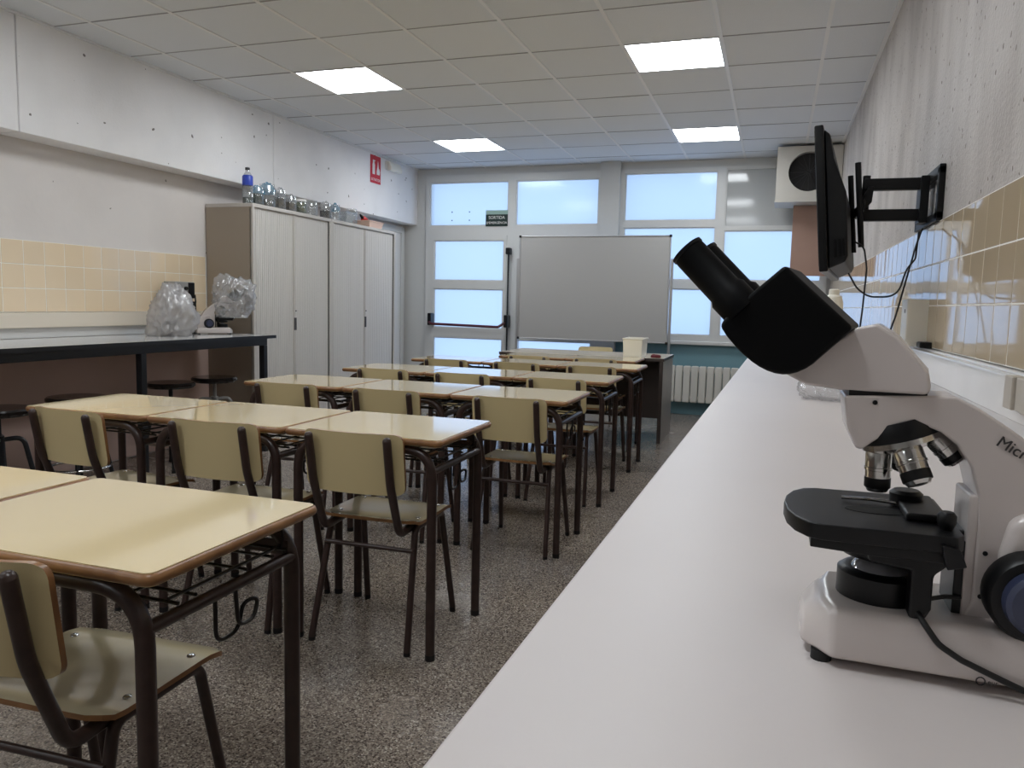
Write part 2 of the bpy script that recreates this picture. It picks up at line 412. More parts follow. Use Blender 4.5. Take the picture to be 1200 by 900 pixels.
for y in ys[1:-1]:
    MB().box(XLB, XR, y-.0045, y+.0045, H-.002, H+.012).build('grid_cross_bar', 'tbar_d', ce)
for a, b in ((XLB, XLB+.02), (XR-.022, XR)):
    MB().box(a, b, YF, YB, H-.012, H+.012).build('edge_angle', 'tbar', ce)
M['lamp'] = emit('lamp diffuser', (.91, .96, 1, 1), LAMP_STRENGTH)
LN = ['square lit ceiling panel nearer the viewer on the left, above the cabinets', 'largest square lit ceiling panel, nearer the viewer on the right',
      'square lit ceiling panel far left, above the emergency door', 'square lit ceiling panel far right, close to the television',
      'lit ceiling panel above the second desk row on the left', 'lit ceiling panel above the right end of the second desk row', 'lit ceiling panel above the viewer, left', 'lit ceiling panel above the viewer, right',
      'lit ceiling panel behind the viewer, left']
for (lx, ly), lb in zip(lamps, LN):
    t = thing('ceiling_light', lb, 'ceiling light', (lx+.3, ly+.3, H), 0, 'lit ceiling panels')
    f = MB()
    for a in ((-.296, .296, -.296, -.284), (-.296, .296, .284, .296), (-.296, -.284, -.284, .284), (.284, .296, -.284, .284)):
        f.box(*a, -.003, .014)
    f.build('frame', 'tbar', t)
    MB().box(-.284, .284, -.284, .284, .0, .006).build('diffuser', 'lamp', t)

# ------------------------------------------------------------------ back wall: door, windows
wb = MB()
wb.box(XL-.2, XR+.2, YB, YB+.2, 2.75, H)
wb.box(XL-.2, -4.165, YB, YB+.2, 0, 2.75)
wb.box(-1.966, -1.74, YB-.09, YB+.2, 0, H)
wb.box(.5, XR+.2, YB, YB+.2, 0, 2.75)
WBK = struct(wb.build('wall_back', 'backwall'), 'grey white back wall around the windows')
MB().box(-1.74, .5, YB, YB+.2, 0, .8).build('painted_wall_below_window', 'teal', WBK)
MB().box(-1.74, XR, YB-.07, YB+.02, .795, .835).build('window_sill', 'alu', WBK, bevel=.006)
def window(name, outer, panes, label, y=YB, th=.07, mats=None):
    X0, X1, Z0, Z1 = outer
    xs = sorted({X0, X1} | {p[0] for p in panes} | {p[1] for p in panes})
    zs = sorted({Z0, Z1} | {p[2] for p in panes} | {p[3] for p in panes})
    mb = MB()
    for i in range(len(xs)-1):
        for j in range(len(zs)-1):
            cx, cz = (xs[i]+xs[i+1])/2, (zs[j]+zs[j+1])/2
            if any(p[0] < cx < p[1] and p[2] < cz < p[3] for p in panes): continue
            mb.box(xs[i], xs[i+1], y-th/2, y+th/2, zs[j], zs[j+1])
    o = struct(mb.build(name, 'alu'), label)
    for k, p in enumerate(panes):
        bd = MB()
        for (a, b, c, d) in ((p[0], p[1], p[2], p[2]+.012), (p[0], p[1], p[3]-.012, p[3]), (p[0], p[0]+.012, p[2]+.012, p[3]-.012), (p[1]-.012, p[1], p[2]+.012, p[3]-.012)):
            bd.box(a, b, y-th/2+.012, y+.01, c, d)
        pn = MB().box(p[0]+.004, p[1]-.004, y+.0, y+.006, p[2]+.004, p[3]-.004).build('pane', (mats or {}).get(k, 'pane'), o)
        bd.build('glazing_bead', 'alu', pn)
    return o
window('window_1', (-4.165, -1.966, 2.06, 2.75), [(-4.12, -3.09, 2.14, 2.665), (-2.997, -1.99, 2.14, 2.665)], 'pair of frosted transom panes above the emergency door')
def leaf(a, b): return [(a, b, 1.475, 1.965), (a, b, .893, 1.375), (a, b, .30, .775), (a, b, .10, .2)][:3]
d1 = window('door_1', (-4.085, -3.095, .01, 2.02), leaf(-4.05, -3.13), 'white framed emergency exit door with frosted panes', y=YB-.015, th=.06)
window('window_2', (-2.985, -1.966, .01, 2.06), leaf(-2.94, -2.03), 'fixed frosted glazed leaf behind the whiteboard')
post = MB().box(-4.165, -4.085, YB-.035, YB+.035, 0, 2.06).box(-3.095, -2.985, YB-.035, YB+.035, 0, 2.06).box(-4.085, -3.095, YB-.035, YB+.035, 2.02, 2.06)
struct(post.build('trim_1', 'alu'), 'white frame around the emergency door')
window('window_3', (-1.74, .5, .835, 2.75), [(-1.69, -.67, 2.175, 2.705), (-.58, .44, 2.10, 2.727), (-1.69, -.67, 1.515, 2.10), (-.58, .44, 1.515, 2.06),
       (-1.69, -.67, .9, 1.42), (-.58, .44, .9, 1.42)], 'six part frosted window right of the whiteboard', mats={1: 'opaque_pane'})
# panic bar on the door
pb = thing('panic_bar', 'black and maroon push bar across the emergency exit door', 'push bar', (-3.55, YB-.1, 0))
p = MB()
MB().tube(fillet([(-.50, -.06, .96), (-.46, -.1, .94), (.42, -.1, .925), (.5, -.05, .985)], .03), .016, 10).build('bar', pm('maroon bar', S(84, 30, 40), .35), pb, smooth=50)
for sx, z in ((-.5, .99), (.5, .99)):
    MB().box(sx-.025, sx+.025, -.07, .05, z-.07, z+.08).build('end_housing', 'black', pb, bevel=.012)
MB().cyl((.5, -.0, .16), (.5, -.0, 1.84), .011, n=10).build('vertical_rod', 'blackcable', pb, smooth=50)
MB().box(.472, .528, -.04, .05, 1.79, 1.87).build('top_latch', 'black', pb, bevel=.012)
# left wall door beyond the cabinets
d2 = struct(MB().box(XL, XL+.05, 7.98, 8.06, 0, 2.12).box(XL, XL+.05, 8.82, 8.9, 0, 2.12).box(XL, XL+.05, 8.06, 8.82, 2.05, 2.12).build('trim_2', 'alu', bevel=.004), 'white frame of the side door beyond the cabinets')
dd = struct(MB().box(XL+.002, XL+.035, 8.06, 8.82, .01, 2.05).build('door_2', 'gwhite', bevel=.003), 'white side door beyond the cabinets')
MB().tube(fillet([(XL+.035, 8.13, 1.02), (XL+.09, 8.13, 1.02), (XL+.09, 8.25, 1.02)], .02), .009, 8).build('door_handle', 'steel', dd, smooth=50)

# ------------------------------------------------------------------ right worktop with upstand
rc = thing('wall_worktop', 'long white worktop along the right wall carrying the big microscope', 'worktop')
edge = lambda y: -.2145+.01205*y
ctop = MB().prism([(edge(-1.2), -1.2), (XR-.001, -1.2), (XR-.001, 8.75), (edge(8.75), 8.75)], .86, .9, 'xy')
ctop.build('top', 'ctop', rc, bevel=.006, seg=3)
MB().box(XR-.025, XR-.001, -1.2, 8.8, .9, 1.084).build('upstand', 'gwhite', rc, bevel=.004)
MB().box(XR-.055, XR-.0245, -1.2, 8.8, .985, 1.08).build('cable_trunking', 'gwhite', rc, bevel=.005)
for k in range(8):
    y = -1.1+k*1.37
    MB().box(edge(y)+.06, XR-.002, y, y+.03, .0, .86).build('support_panel', 'lightgrey', rc)
MB().box(XR-.06, XR-.02, -1.1, 8.6, .0, .86).build('back_panel', 'lightgrey', rc)

# ------------------------------------------------------------------ student desks
DW, DD, DH = .6, .5, .76
def make_desk():
    t = thing('student_desk', '', 'desk')
    x, y = DW/2, DD/2
    eb = MB(); r = .012; path = []; plan = []
    for cx, cy, a0 in ((x-.024, y-.024, 0), (-x+.024, y-.024, 90), (-x+.024, -y+.024, 180), (x-.024, -y+.024, 270)):
        for k in range(5):
            a = math.radians(a0+k*22.5); path.append((cx+.012*math.cos(a), cy+.012*math.sin(a), DH-.0125)); plan.append((cx+.016*math.cos(a), cy+.016*math.sin(a)))
    top = MB().prism(plan, DH-.024, DH, 'xy').build('desktop', 'lam', t)
    eb.tube(path, r, 8, closed=True).build('edge_band', 'edge', top, smooth=60)
    lx, ly0, ly1 = x-.042, -y+.032, y-.05
    for sx in (-1, 1):
        for ly in (ly0, ly1):
            lg = MB().tube(fillet([(sx*lx, ly, .012), (sx*lx, ly, DH-.042), (0, ly, DH-.042)], .1, 8), .0165, 12).build('leg', 'brown', t, smooth=50)
            MB().cyl((sx*lx, ly, 0), (sx*lx, ly, .02), .0170, n=12).build('rubber_foot', 'rubber', lg, smooth=50)
        MB().tube([(sx*lx, ly0, .65), (sx*lx, ly1, .65)], .0125, 10).build('side_rail', 'brown', t, smooth=50)
    b = MB(); zb = .668; wr = .0036
    for yy in (-.14, -.095, .05, .135, .185):
        b.tube([(-lx, yy, zb), (lx, yy, zb)], wr, 6)
    for k in range(7):
        xx = -lx+.02+(2*lx-.04)*k/6
        b.tube([(xx, -.14, zb+.005), (xx, .185, zb+.005)], wr, 6)
    for xx in (-.2, -.07, .07, .2):
        b.tube(fillet([(xx-.045, .185, zb), (xx-.045, .19, DH-.035), (xx+.045, .19, DH-.035), (xx+.045, .185, zb)], .04), wr, 6)
    b.build('wire_basket', 'wire', t, smooth=60)
    MB().box(-lx, lx, .186, .19, zb-.012, zb+.02).build('basket_back_strip', 'brown', t)
    hk = MB()
    hk.tube(fillet([(lx-.012, -.03, .65), (lx-.012, -.03, .545), (lx-.012, .035, .545), (lx-.01, .05, .60), (lx, .085, .60), (lx+.006, .06, .565), (lx+.006, .012, .565), (lx+.006, .005, .65)], .028, 8), .0042, 7)
    hk.build('bag_hook', 'wire', t, smooth=60)
    return t
def make_chair():
    t = thing('school_chair', '', 'chair')
    # seat: moulded plywood
    nx, ny = 10, 12; vs = []; fs = []
    def zc(u, v):
        z = .445 - .012*math.cos(u*PI/2)*math.exp(-((v+.25)**2)*3)
        if v > .55: z -= .016*((v-.55)/.45)**2
        if v < -.6: z += .012*((-.6-v)/.4)**2
        return z
    for lay in (0, -.011):
        for j in range(ny+1):
            v = -1+2*j/ny
            for i in range(nx+1):
                u = -1+2*i/nx
                px, py = u*.19, .02+v*.178
                cr = .03   # rounded corners in plan
                ax, ay = abs(u)*.19, abs(v)*.178
                if ax > .19-cr and ay > .178-cr:
                    dx, dy = ax-(.19-cr), ay-(.178-cr); d = math.hypot(dx, dy); mxd = max(dx, dy)
                    if d > 1e-6:
                        k = mxd/d; px = math.copysign(.19-cr+dx*k, u); py = .02+math.copysign(.178-cr+dy*k, v)
                vs.append((px, py, zc(u, v)+lay))
    W1 = nx+1; off = W1*(ny+1)
    for j in range(ny):
        for i in range(nx):
            a = j*W1+i; fs.append((a, a+1, a+W1+1, a+W1)); fs.append((a+off, a+W1+off, a+W1+1+off, a+1+off))
    ring = [i for i in range(nx)]+[j*W1+nx for j in range(ny)]+[ny*W1+i for i in range(nx, 0, -1)]+[j*W1 for j in range(ny, 0, -1)]
    rim = []
    for k in range(len(ring)):
        a, b = ring[k], ring[(k+1) % len(ring)]; rim.append((a, a+off, b+off, b))
    mb = MB(); mb.v = vs; mb.f = fs+rim
    st = mb.build('seat', 'seat', t, smooth=50)
    st.data.materials.append(M['edge'])
    for p_ in st.data.polygons:
        if abs(p_.normal.z) < .6: p_.material_index = 1
    for rx, ry in ((-.155, .12), (.155, .12), (-.155, -.06), (.155, -.06)):
        MB().lathe([(.009, 0), (.008, .003), (.003, .0045)], (rx, ry, zc(rx/.19, (ry-.02)/.178)-.0005), n=10).build('rivet', 'steel', st, smooth=60)
    # backrest: curved plywood
    n = 12; vs = []; fs = []
    tilt = .13
    def bp(u, w, lay):   # u -1..1 across, w -1..1 up
        x = u*.185; y = -.252 - w*.1*tilt + .03*(u*u-.3) + lay; z = .668+w*.105
        cr = .03; ax, az = abs(x), abs(w*.105)
        if ax > .185-cr and az > .105-cr:
            dx, dz = ax-(.185-cr), az-(.105-cr); d = math.hypot(dx, dz)
            if d > 1e-6:
                k = max(dx, dz)/d; x = math.copysign(.185-cr+dx*k, u); z = .668+math.copysign(.105-cr+dz*k, w)
        return (x, y, z)
    R = [-1, -.9, -.8, -.72, -.5, 0, .5, .72, .8, .9, 1]; U = [-1, -.95, -.9, -.84, -.6, -.3, 0, .3, .6, .84, .9, .95, 1]
    W2 = len(U); off = W2*len(R)
    for lay in (0, -.012):
        for w in R:
            for u in U: vs.append(bp(u, w, lay))
    for j in range(len(R)-1):
        for i in range(W2-1):
            a = j*W2+i; fs.append((a, a+W2, a+W2+1, a+1)); fs.append((a+off, a+1+off, a+W2+1+off, a+W2+off))
    ny2 = len(R)-1; nx2 = W2-1
    ring = [i for i in range(nx2)]+[j*W2+nx2 for j in range(ny2)]+[ny2*W2+i for i in range(nx2, 0, -1)]+[j*W2 for j in range(ny2, 0, -1)]
    ne = len(fs)
    for k in range(len(ring)):
        a, b = ring[k], ring[(k+1) % len(ring)]; fs.append((a, b, b+off, a+off))
    mb = MB(); mb.v = vs; mb.f = fs
    br = mb.build('backrest', 'ply', t, smooth=50)
    br.data.materials.append(M['edge'])
    for p_ in br.data.polygons:
        if abs(p_.normal.y) < .55: p_.material_index = 1
    for sx in (-1, 1):
        X = sx*.145
        MB().tube(fillet([(X, -.290, .755), (X, -.262, .60), (X, -.19, .415), (X, .06, .428)], [.3, .05]), .0145, 12).lathe([(.0145, 0), (.0128, .006), (.0085, .0108), (.001, .013)], (X, -.290, .755), (0, -.025, .135), 12).build('back_post', 'brown', t, smooth=50)
        MB().tube(fillet([(sx*.186, -.21, .012), (sx*.165, -.105, .418), (sx*.165, .13, .42), (sx*.186, .21, .012)], .035), .0122, 10).build('leg_frame', 'brown', t, smooth=50)
        for yy in (-.21, .21):
            MB().cyl((sx*.186, yy, 0), (sx*.1852, yy*.985, .02), .0120, n=10).build('rubber_foot', 'rubber', t, smooth=50)
        MB().box(min(X, sx*.17), max(X, sx*.17), -.05, .1, .422, .432).build('seat_bracket', 'brown', t)
    MB().tube([(-.172, -.137, .345), (.172, -.137, .345)], .0085, 8).build('crossbar', 'brown', t, smooth=50)
    MB().tube([(-.165, .1, .418), (.165, .1, .418)], .0085, 8).build('crossbar', 'brown', t, smooth=50)
    return t
desk0 = make_desk(); chair0 = make_chair(); used = {'d': False, 'c': False}
bpy.context.view_layer.update()
def put(proto, key, loc, rz, label, group):
    o = proto if not used[key] else copy_tree(proto)
    used[key] = True
    o.location = loc; o.rotation_euler = (0, 0, rz); o['label'] = label; o['group'] = group
    return o
ROW = ['nearest', 'second nearest', 'third', 'fourth', 'fifth', 'farthest']
SIDE3 = ['left-hand', 'middle', 'right-hand']
desks = [  # front edge y, right edge x, pitch, count
    (.96, -.946, .645, 2), (2.275, -1.003, .606, 3), (3.475, -.892, .606, 3), (4.49, -.905, .601, 3), (5.54, -.912, .601, 3), (6.335, -1.06, .602, 2)]
protos = []
for r, (fy, rx, pitch, n) in enumerate(desks):
    for k in range(n):
        side = (SIDE3 if n == 3 else ['left-hand', 'right-hand'])[n-1-k]
        d_ = put(desk0, 'd', (rx-DW/2-k*pitch, fy+DD/2, 0), 0, f'cream topped student desk, {side} one of the {ROW[r]} desk row', 'student desks in rows')
        d_.scale = (1.06 if r == 0 else 1, 1, 1)
chairs = [(1, -1.293, 1.165, .04, 'right-hand'), (2, -1.32, 2.51, .02, 'right-hand'), (2, -1.872, 2.49, .03, 'middle'), (2, -2.5, 2.475, -.09, 'left-hand'),
          (3, -1.16, 3.67, 0, 'right-hand'), (3, -1.81, 3.67, .01, 'middle'), (3, -2.395, 3.67, .03, 'left-hand'),
          (4, -1.213, 4.69, 0, 'right-hand'), (4, -1.83, 4.70, .02, 'middle'), (4, -2.38, 4.71, 0, 'left-hand'),
          (5, -1.243, 5.74, .01, 'right-hand'), (5, -1.817, 5.75, 0, 'middle'), (5, -2.383, 5.74, -.01, 'left-hand'),
          (6, -1.39, 6.53, 0, 'right-hand'), (6, -1.965, 6.53, .01, 'left-hand')]
for r, x, y, rz, side in chairs:
    put(chair0, 'c', (x, y, 0), rz, f'cream school chair tucked under the {side} desk of the {ROW[r-1]} desk row', 'school chairs at the desks')
put(chair0, 'c', (-1.775, 7.80, 0), PI, 'cream chair behind the teacher desk, facing the pupils', 'school chairs at the desks')

# teacher desk
t = thing('teacher_desk', 'wide teacher desk with dark front panel and grey side panel', 'desk', (-1.665, 7.2, 0))
MB().box(-.765, .765, -.35, .35, .735, .76).build('top', 'tdesk', t, bevel=.002)
for a in ((-.768, .768, -.354, -.35), (-.768, .768, .35, .354), (-.768, -.765, -.35, .35), (.765, .768, -.35, .35)):
    MB().box(*a, .733, .759).build('edge_strip', 'darkbrown', t)
for sx in (-1, 1):
    s_ = MB().box(sx*.745-.016, sx*.745+.016, -.34, .34, .0, .735).build('side_panel', 'lightgrey', t)
    MB().box(sx*.745-.0165, sx*.745+.0165, -.345, -.34, .0, .735).build('front_edge', 'darkbrown', s_)
MB().box(-.729, .729, -.16, -.14, .2, .735).build('modesty_panel', 'darkbrown', t)
# tray on it
def binmesh(w, d, h, t_=.004, fl=.12):
    mb = MB()
    rings = [(w*(1-fl), d*(1-fl), 0), (w, d, h), (w+.012, d+.012, h), (w+.012, d+.012, h-.008), (w+.004, d+.004, h-.008)]
    inner = [(w-2*t_, d-2*t_, h), (w*(1-fl)-2*t_, d*(1-fl)-2*t_, t_)]
    allr = [rings[0], rings[1], rings[2]]; out = MB()
    def q(r): return [(-r[0]/2, -r[1]/2, r[2]), (r[0]/2, -r[1]/2, r[2]), (r[0]/2, r[1]/2, r[2]), (-r[0]/2, r[1]/2, r[2])]
    seq = [rings[0], (w, d, h-.012), (w+.012, d+.012, h-.012), (w+.012, d+.012, h), inner[0], inner[1]]
    vs = [p for r in seq for p in q(r)]; fs = [(3, 2, 1, 0)]
    for i in range(len(seq)-1):
        for k in range(4): fs.append((i*4+k, i*4+(k+1) % 4, (i+1)*4+(k+1) % 4, (i+1)*4+k))
    e = (len(seq)-1)*4; fs.append((e, e+1, e+2, e+3))
    return out.add(vs, fs)
tag(binmesh(.175, .3, .165, fl=.06).build('storage_tray', 'plastic_w', bevel=.004, loc=(-1.19, 7.06, .76)), 'white plastic tray on the right end of the teacher desk', 'tray')
mm = MB(); N_ = 12
for k in range(3):
    mm.lathe([(.001, 0), (.028-.004*k, .002), (.03-.004*k, .016), (.018, .03-.003*k), (.002, .034-.003*k)], (.02*k-.02, .012*(k % 2), 0), n=10)
tag(mm.build('folded_cloth', 'maroon', smooth=60, loc=(-.975, 6.91, .76)), 'small dark maroon cloth bundle beside the white tray', 'cloth')

# ------------------------------------------------------------------ whiteboard on a stand
t = thing('whiteboard', 'large grey looking whiteboard on a metal stand before the windows', 'whiteboard', (-1.92, 8.4, 0))
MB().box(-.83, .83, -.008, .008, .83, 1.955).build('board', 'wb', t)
for a in ((-.842, .842, .818, .832), (-.842, .842, 1.953, 1.967), (-.842, -.828, .832, 1.953), (.828, .842, .832, 1.953)):
    MB().box(a[0], a[1], -.014, .014, a[2], a[3]).build('frame_bar', 'alum', t, bevel=.003)
for sx, sz in ((-1, .825), (1, .825), (-1, 1.96), (1, 1.96)):
    MB().box(sx*.835-.013, sx*.835+.013, -.018, .018, sz-.013, sz+.013).build('corner_cap', 'black', t, bevel=.004)
for sx in (-1, 1):
    MB().box(sx*.86-.014, sx*.86+.014, .0, .03, .04, 1.72).build('upright', 'alum', t, bevel=.003)
    MB().box(sx*.86-.016, sx*.86+.016, -.25, .28, .02, .05).build('stand_foot', 'alum', t, bevel=.004)

# radiator
t = thing('radiator', 'white ribbed radiator under the right-hand window', 'radiator', (-.45, YB-.1, 0))
me = None
for k in range(15):
    mb = MB()
    mb.box(-.039, .039, -.04, .04, .15, .56)
    if me is None: me = mb.mesh('radiator_fin', 'rad', bevel=.012, seg=2)
    link('radiator_fin', me, t, (-.62+k*.086, 0, 0))
MB().cyl((-.66, 0, .2), (.63, 0, .2), .02).cyl((-.66, 0, .51), (.63, 0, .51), .02).build('header_pipe', 'rad', t, smooth=50)
MB().cyl((-.64, 0, .0), (-.64, 0, .2), .012).build('feed_pipe', 'rad', t, smooth=50)

# ------------------------------------------------------------------ tambour cabinets
def cabinet(y0, y1, label):
    w = y1-y0; t = thing('tambour_cabinet', label, 'cabinet', (-4.49, y0, 0), 0, 'tambour cabinets along the left wall')
    d, h = .46, 1.968
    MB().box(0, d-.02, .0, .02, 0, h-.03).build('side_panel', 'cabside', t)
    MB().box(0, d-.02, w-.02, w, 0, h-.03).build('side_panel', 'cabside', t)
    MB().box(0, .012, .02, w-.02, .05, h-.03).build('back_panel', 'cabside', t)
    MB().box(0, d, 0, w, h-.03, h).build('top_panel', 'cabfr', t, bevel=.003)
    MB().box(0, d-.02, .02, w-.02, .0, .07).build('plinth', 'cabfr', t)
    for a, b in ((.0, .03), (w-.03, w)):
        MB().box(d-.03, d, a, b, 0, h-.03).build('front_stile', 'cabfr', t, bevel=.002)
    mid = w/2; pitch = (mid-.03-.018)/20
    sm = MB().box(0, .006, -pitch/2+.0018, pitch/2-.0018, 0, h-.11).mesh('slat', 'slat', bevel=.0022, seg=2)
    for sx in (-1, 1):
        a, b = (.03, mid-.018) if sx < 0 else (mid+.018, w-.03)
        dr = MB().box(d-.028, d-.022, a, b, .07, h-.03).build('door', 'slat', t)
        for k in range(20): link('slat', sm, dr, (d-.022, a+pitch*(k+.5), .075))
        e0, e1 = (mid-.018, mid-.002) if sx < 0 else (mid+.002, mid+.018)
        lead = MB().box(d-.026, d-.008, e0, e1, .07, h-.03).build('leading_edge', 'cabfr', t, bevel=.003)
        MB().box(d-.0082, d-.004, e0+.001, e1-.001, .93, 1.04).build('finger_pull', 'darkgap', lead, bevel=.002)
    MB().cyl((d-.01, mid+.01, 1.1), (d-.002, mid+.01, 1.1), .006, n=10).build('lock', 'darkgap', t)
    MB().box(d-.02, d-.012, w-.042, w-.03, .07, h-.03).build('track_gap', 'darkgap', t)
cabinet(5.345, 6.525, 'beige tambour cabinet nearer the viewer, beside the black framed bench')
cabinet(6.532, 7.84, 'beige tambour cabinet farther back, beside the side door')

# ------------------------------------------------------------------ left bench
t = thing('laboratory_bench', 'long laboratory bench on a black steel frame along the left wall', 'bench', (0, 0, 0))
MB().box(XL+.021, -3.745, YF+.3, 5.225, .895, .918).build('top', 'lctop', t, bevel=.002)
MB().box(-3.745, -3.738, YF+.3, 5.225, .893, .918).build('front_edge', 'blacksteel', t)
MB().box(XL+.021, -3.738, 5.225, 5.235, .893, .918).build('end_edge', 'blacksteel', t)
MB().box(-3.80, -3.76, YF+.3, 5.15, .84, .895).build('front_rail', 'blacksteel', t, bevel=.003)
MB().box(XL+.05, -3.80, 5.1, 5.14, .84, .895).build('end_rail', 'blacksteel', t, bevel=.003)
for y in (.6, 2.2, 3.86, 5.1):
    MB().box(-3.80, -3.755, y, y+.045, 0, .84).build('post', 'blacksteel', t, bevel=.003)

# stools
def make_stool(name, label, grey, loc):
    t = thing(name, label, 'stool', loc, 0, 'stools under the laboratory bench')
    mt = 'greysteel' if grey else 'blacksteel'
    MB().lathe([(.02, -.035), (.15, -.035), (.165, -.02), (.165, -.006), (.155, .003), (.05, .004)], (0, 0, .605), n=32).build('seat', 'blackseat', t, smooth=40)
    MB().cyl((0, 0, .3), (0, 0, .575), .014).build('spindle', mt, t, smooth=50)
    MB().cyl((0, 0, .27), (0, 0, .46), .026).build('hub', mt, t, smooth=50)
    for k in range(4):
        a = PI/4+k*PI/2; c, s_ = math.cos(a), math.sin(a)
        lg = MB().tube(fillet([(c*.02, s_*.02, .44), (c*.11, s_*.11, .45), (c*.2, s_*.2, .012)], .06), .0125, 10).build('leg', mt, t, smooth=50)
        MB().cyl((c*.2, s_*.2, 0), (c*.2, s_*.2, .02), .015, n=10).build('rubber_foot', 'rubber', lg, smooth=50)
    MB().tube([(.168*math.cos(2*PI*k/32), .168*math.sin(2*PI*k/32), .19) for k in range(32)], .008, 8, closed=True).build('foot_ring', 'chrome', t, smooth=60)
make_stool('round_stool', 'black round stool at the left picture edge, nearest under the bench', False, (-3.80, 2.93, 0))
make_stool('round_stool', 'black round stool half hidden behind the left desk of the second row', False, (-3.86, 3.47, 0))
make_stool('round_stool', 'black legged round stool beside the bench post and the grey one', False, (-3.98, 4.35, 0))
make_stool('round_stool', 'black seated round stool with pale grey legs near the cabinets', True, (-3.98, 4.80, 0))

# ------------------------------------------------------------------ the big microscope
MX, MY, MZ = .15, .765, .9
def make_microscope():
    t = thing('microscope', 'large white binocular microscope with black eyepieces on the right worktop', 'microscope', (MX, MY, MZ))
    ox = lambda pts: [(x-MX, z) for x, z in pts]
    # base with chamfered nose
    plan = [(.038, -.03), (.062, -.061), (.30, -.066), (.305, -.05), (.305, .05), (.30, .066), (.062, .061), (.038, .03)]
    bs = MB(); n = len(plan)
    lv = [(.008, 1.0, 0), (.03, 1.0, 0), (.046, .93, .012), (.052, .86, .02)]
    vs = []; fs = []
    for z, k, dx in lv:
        for x, y in plan: vs.append((max(x, .038+dx)-MX if x < .05 else x-MX, y*k, z))
    fs.append(tuple(range(n-1, -1, -1))); fs.append(tuple((len(lv)-1)*n+i for i in range(n)))
    for i in range(len(lv)-1):
        for k in range(n): fs.append((i*n+k, i*n+(k+1) % n, (i+1)*n+(k+1) % n, (i+1)*n+k))
    base = bs.add(vs, fs).build('base', 'scope', t, bevel=.005, seg=3)
    for x, y in ((.056, -.042), (.056, .042), (.285, -.05), (.285, .05)):
        MB().cyl((x-MX, y, 0), (x-MX, y, .009), .009).build('rubber_foot', 'rubber', base, smooth=50)
    # arm casting
    prof = [(.062, .236), (.135, .240), (.150, .240), (.168, .231), (.188, .218), (.205, .206), (.235, .178), (.262, .14), (.28, .095), (.29, .045),
            (.16, .045), (.168, .052), (.173, .066), (.1735, .128), (.171, .158), (.165, .180), (.153, .199), (.140, .209), (.118, .2175), (.099, .206), (.079, .189), (.074, .19), (.066, .208)]
    arm = MB().prism(ox(prof), -.028, .028).build('arm', 'scope', t, bevel=.006, seg=3)
    MB().prism(ox([(.19, .04), (.30, .04), (.296, .10), (.272, .135), (.215, .15), (.196, .14), (.19, .11)]), -.04, .04).build('rear_column', 'scope', t, bevel=.008, seg=3)
    for x, z in ((.087, .2315), (.1805, .108), (.1795, .07)):
        MB().cyl((x-MX, -.0286, z), (x-MX, -.026, z), .0021, n=10).build('set_screw', 'black', arm)
    # head: white prism housing, black binocular block, two tubes
    MB().prism(ox([(.015, .252), (.073, .296), (.089, .300), (.106, .289), (.131, .260), (.134, .246), (.131, .241), (.062, .2405), (.034, .243)]), -.03, .03).build('prism_housing', 'scope', t, bevel=.004, seg=3)
    MB().box(.066-MX, .128-MX, -.024, .024, .2355, .241).build('neck_gap', 'black', t)
    bl = [(-.043, .294), (-.035, .307), (.012, .350), (.0715, .296)]
    for k in range(13):
        u = k/12; bl.append((.045*(1-u)**2+2*u*(1-u)*.012-.036*u*u, .2685*(1-u)**2+2*u*(1-u)*.229+.284*u*u))
    MB().prism(ox(bl), -.045, .045).build('binocular_block', 'blackmat', t, bevel=.004, seg=3)
    d = Vector((-.053, 0, .053)).normalized()
    for y in (-.03, .03):
        a = Vector((-.024-MX, y, .308)); L_ = .0775
        tb = MB().lathe([(.019, 0), (.019, .022), (.0162, .026), (.0162, L_-.004), (.0158, L_)], a, d, 24).build('eyepiece_tube', 'blackmat', t, smooth=40)
        MB().lathe([(.0155, L_-.001), (.0168, L_), (.0168, L_+.003), (.0125, L_+.004)], a, d, 24, capb=False).build('eyecup', 'black', tb, smooth=40)
        MB().lathe([(.0125, L_-.001), (.006, L_+.0012)], a, d, 20).build('ocular_lens', 'lens', tb, smooth=60)
    hd = Matrix.Translation((.1-MX, 0, 0)) @ Matrix.Rotation(-.16, 4, 'Z') @ Matrix.Translation((-(.1-MX), 0, 0))
    for o_ in [c for c in bpy.data.objects if c.name.split('.')[0] in ('prism_housing', 'binocular_block', 'eyepiece_tube', 'eyecup', 'ocular_lens')]:
        o_.data.transform(hd)
    # nosepiece and objectives
    nd = Vector((.33, 0, -1)).normalized()
    np_ = Vector((.112-MX, 0, .204))
    MB().lathe([(.03, -.012), (.034, -.004), (.034, .004)], np_, nd, 32).build('nosepiece', 'black', t, smooth=40)
    MB().lathe([(.034, .0042), (.0345, .009), (.026, .014), (.012, .017)], np_, nd, 32).build('nosepiece_ring', 'chrome', t, smooth=40)
    objs = [((.0965, 0, .190), (.097, 0, .147), .0112), ((.114, -.016, .197), (.1265, -.030, .162), .0125), ((.138, 0, .204), (.160, 0, .180), .0105), ((.112, .018, .198), (.122, .034, .165), .011)]
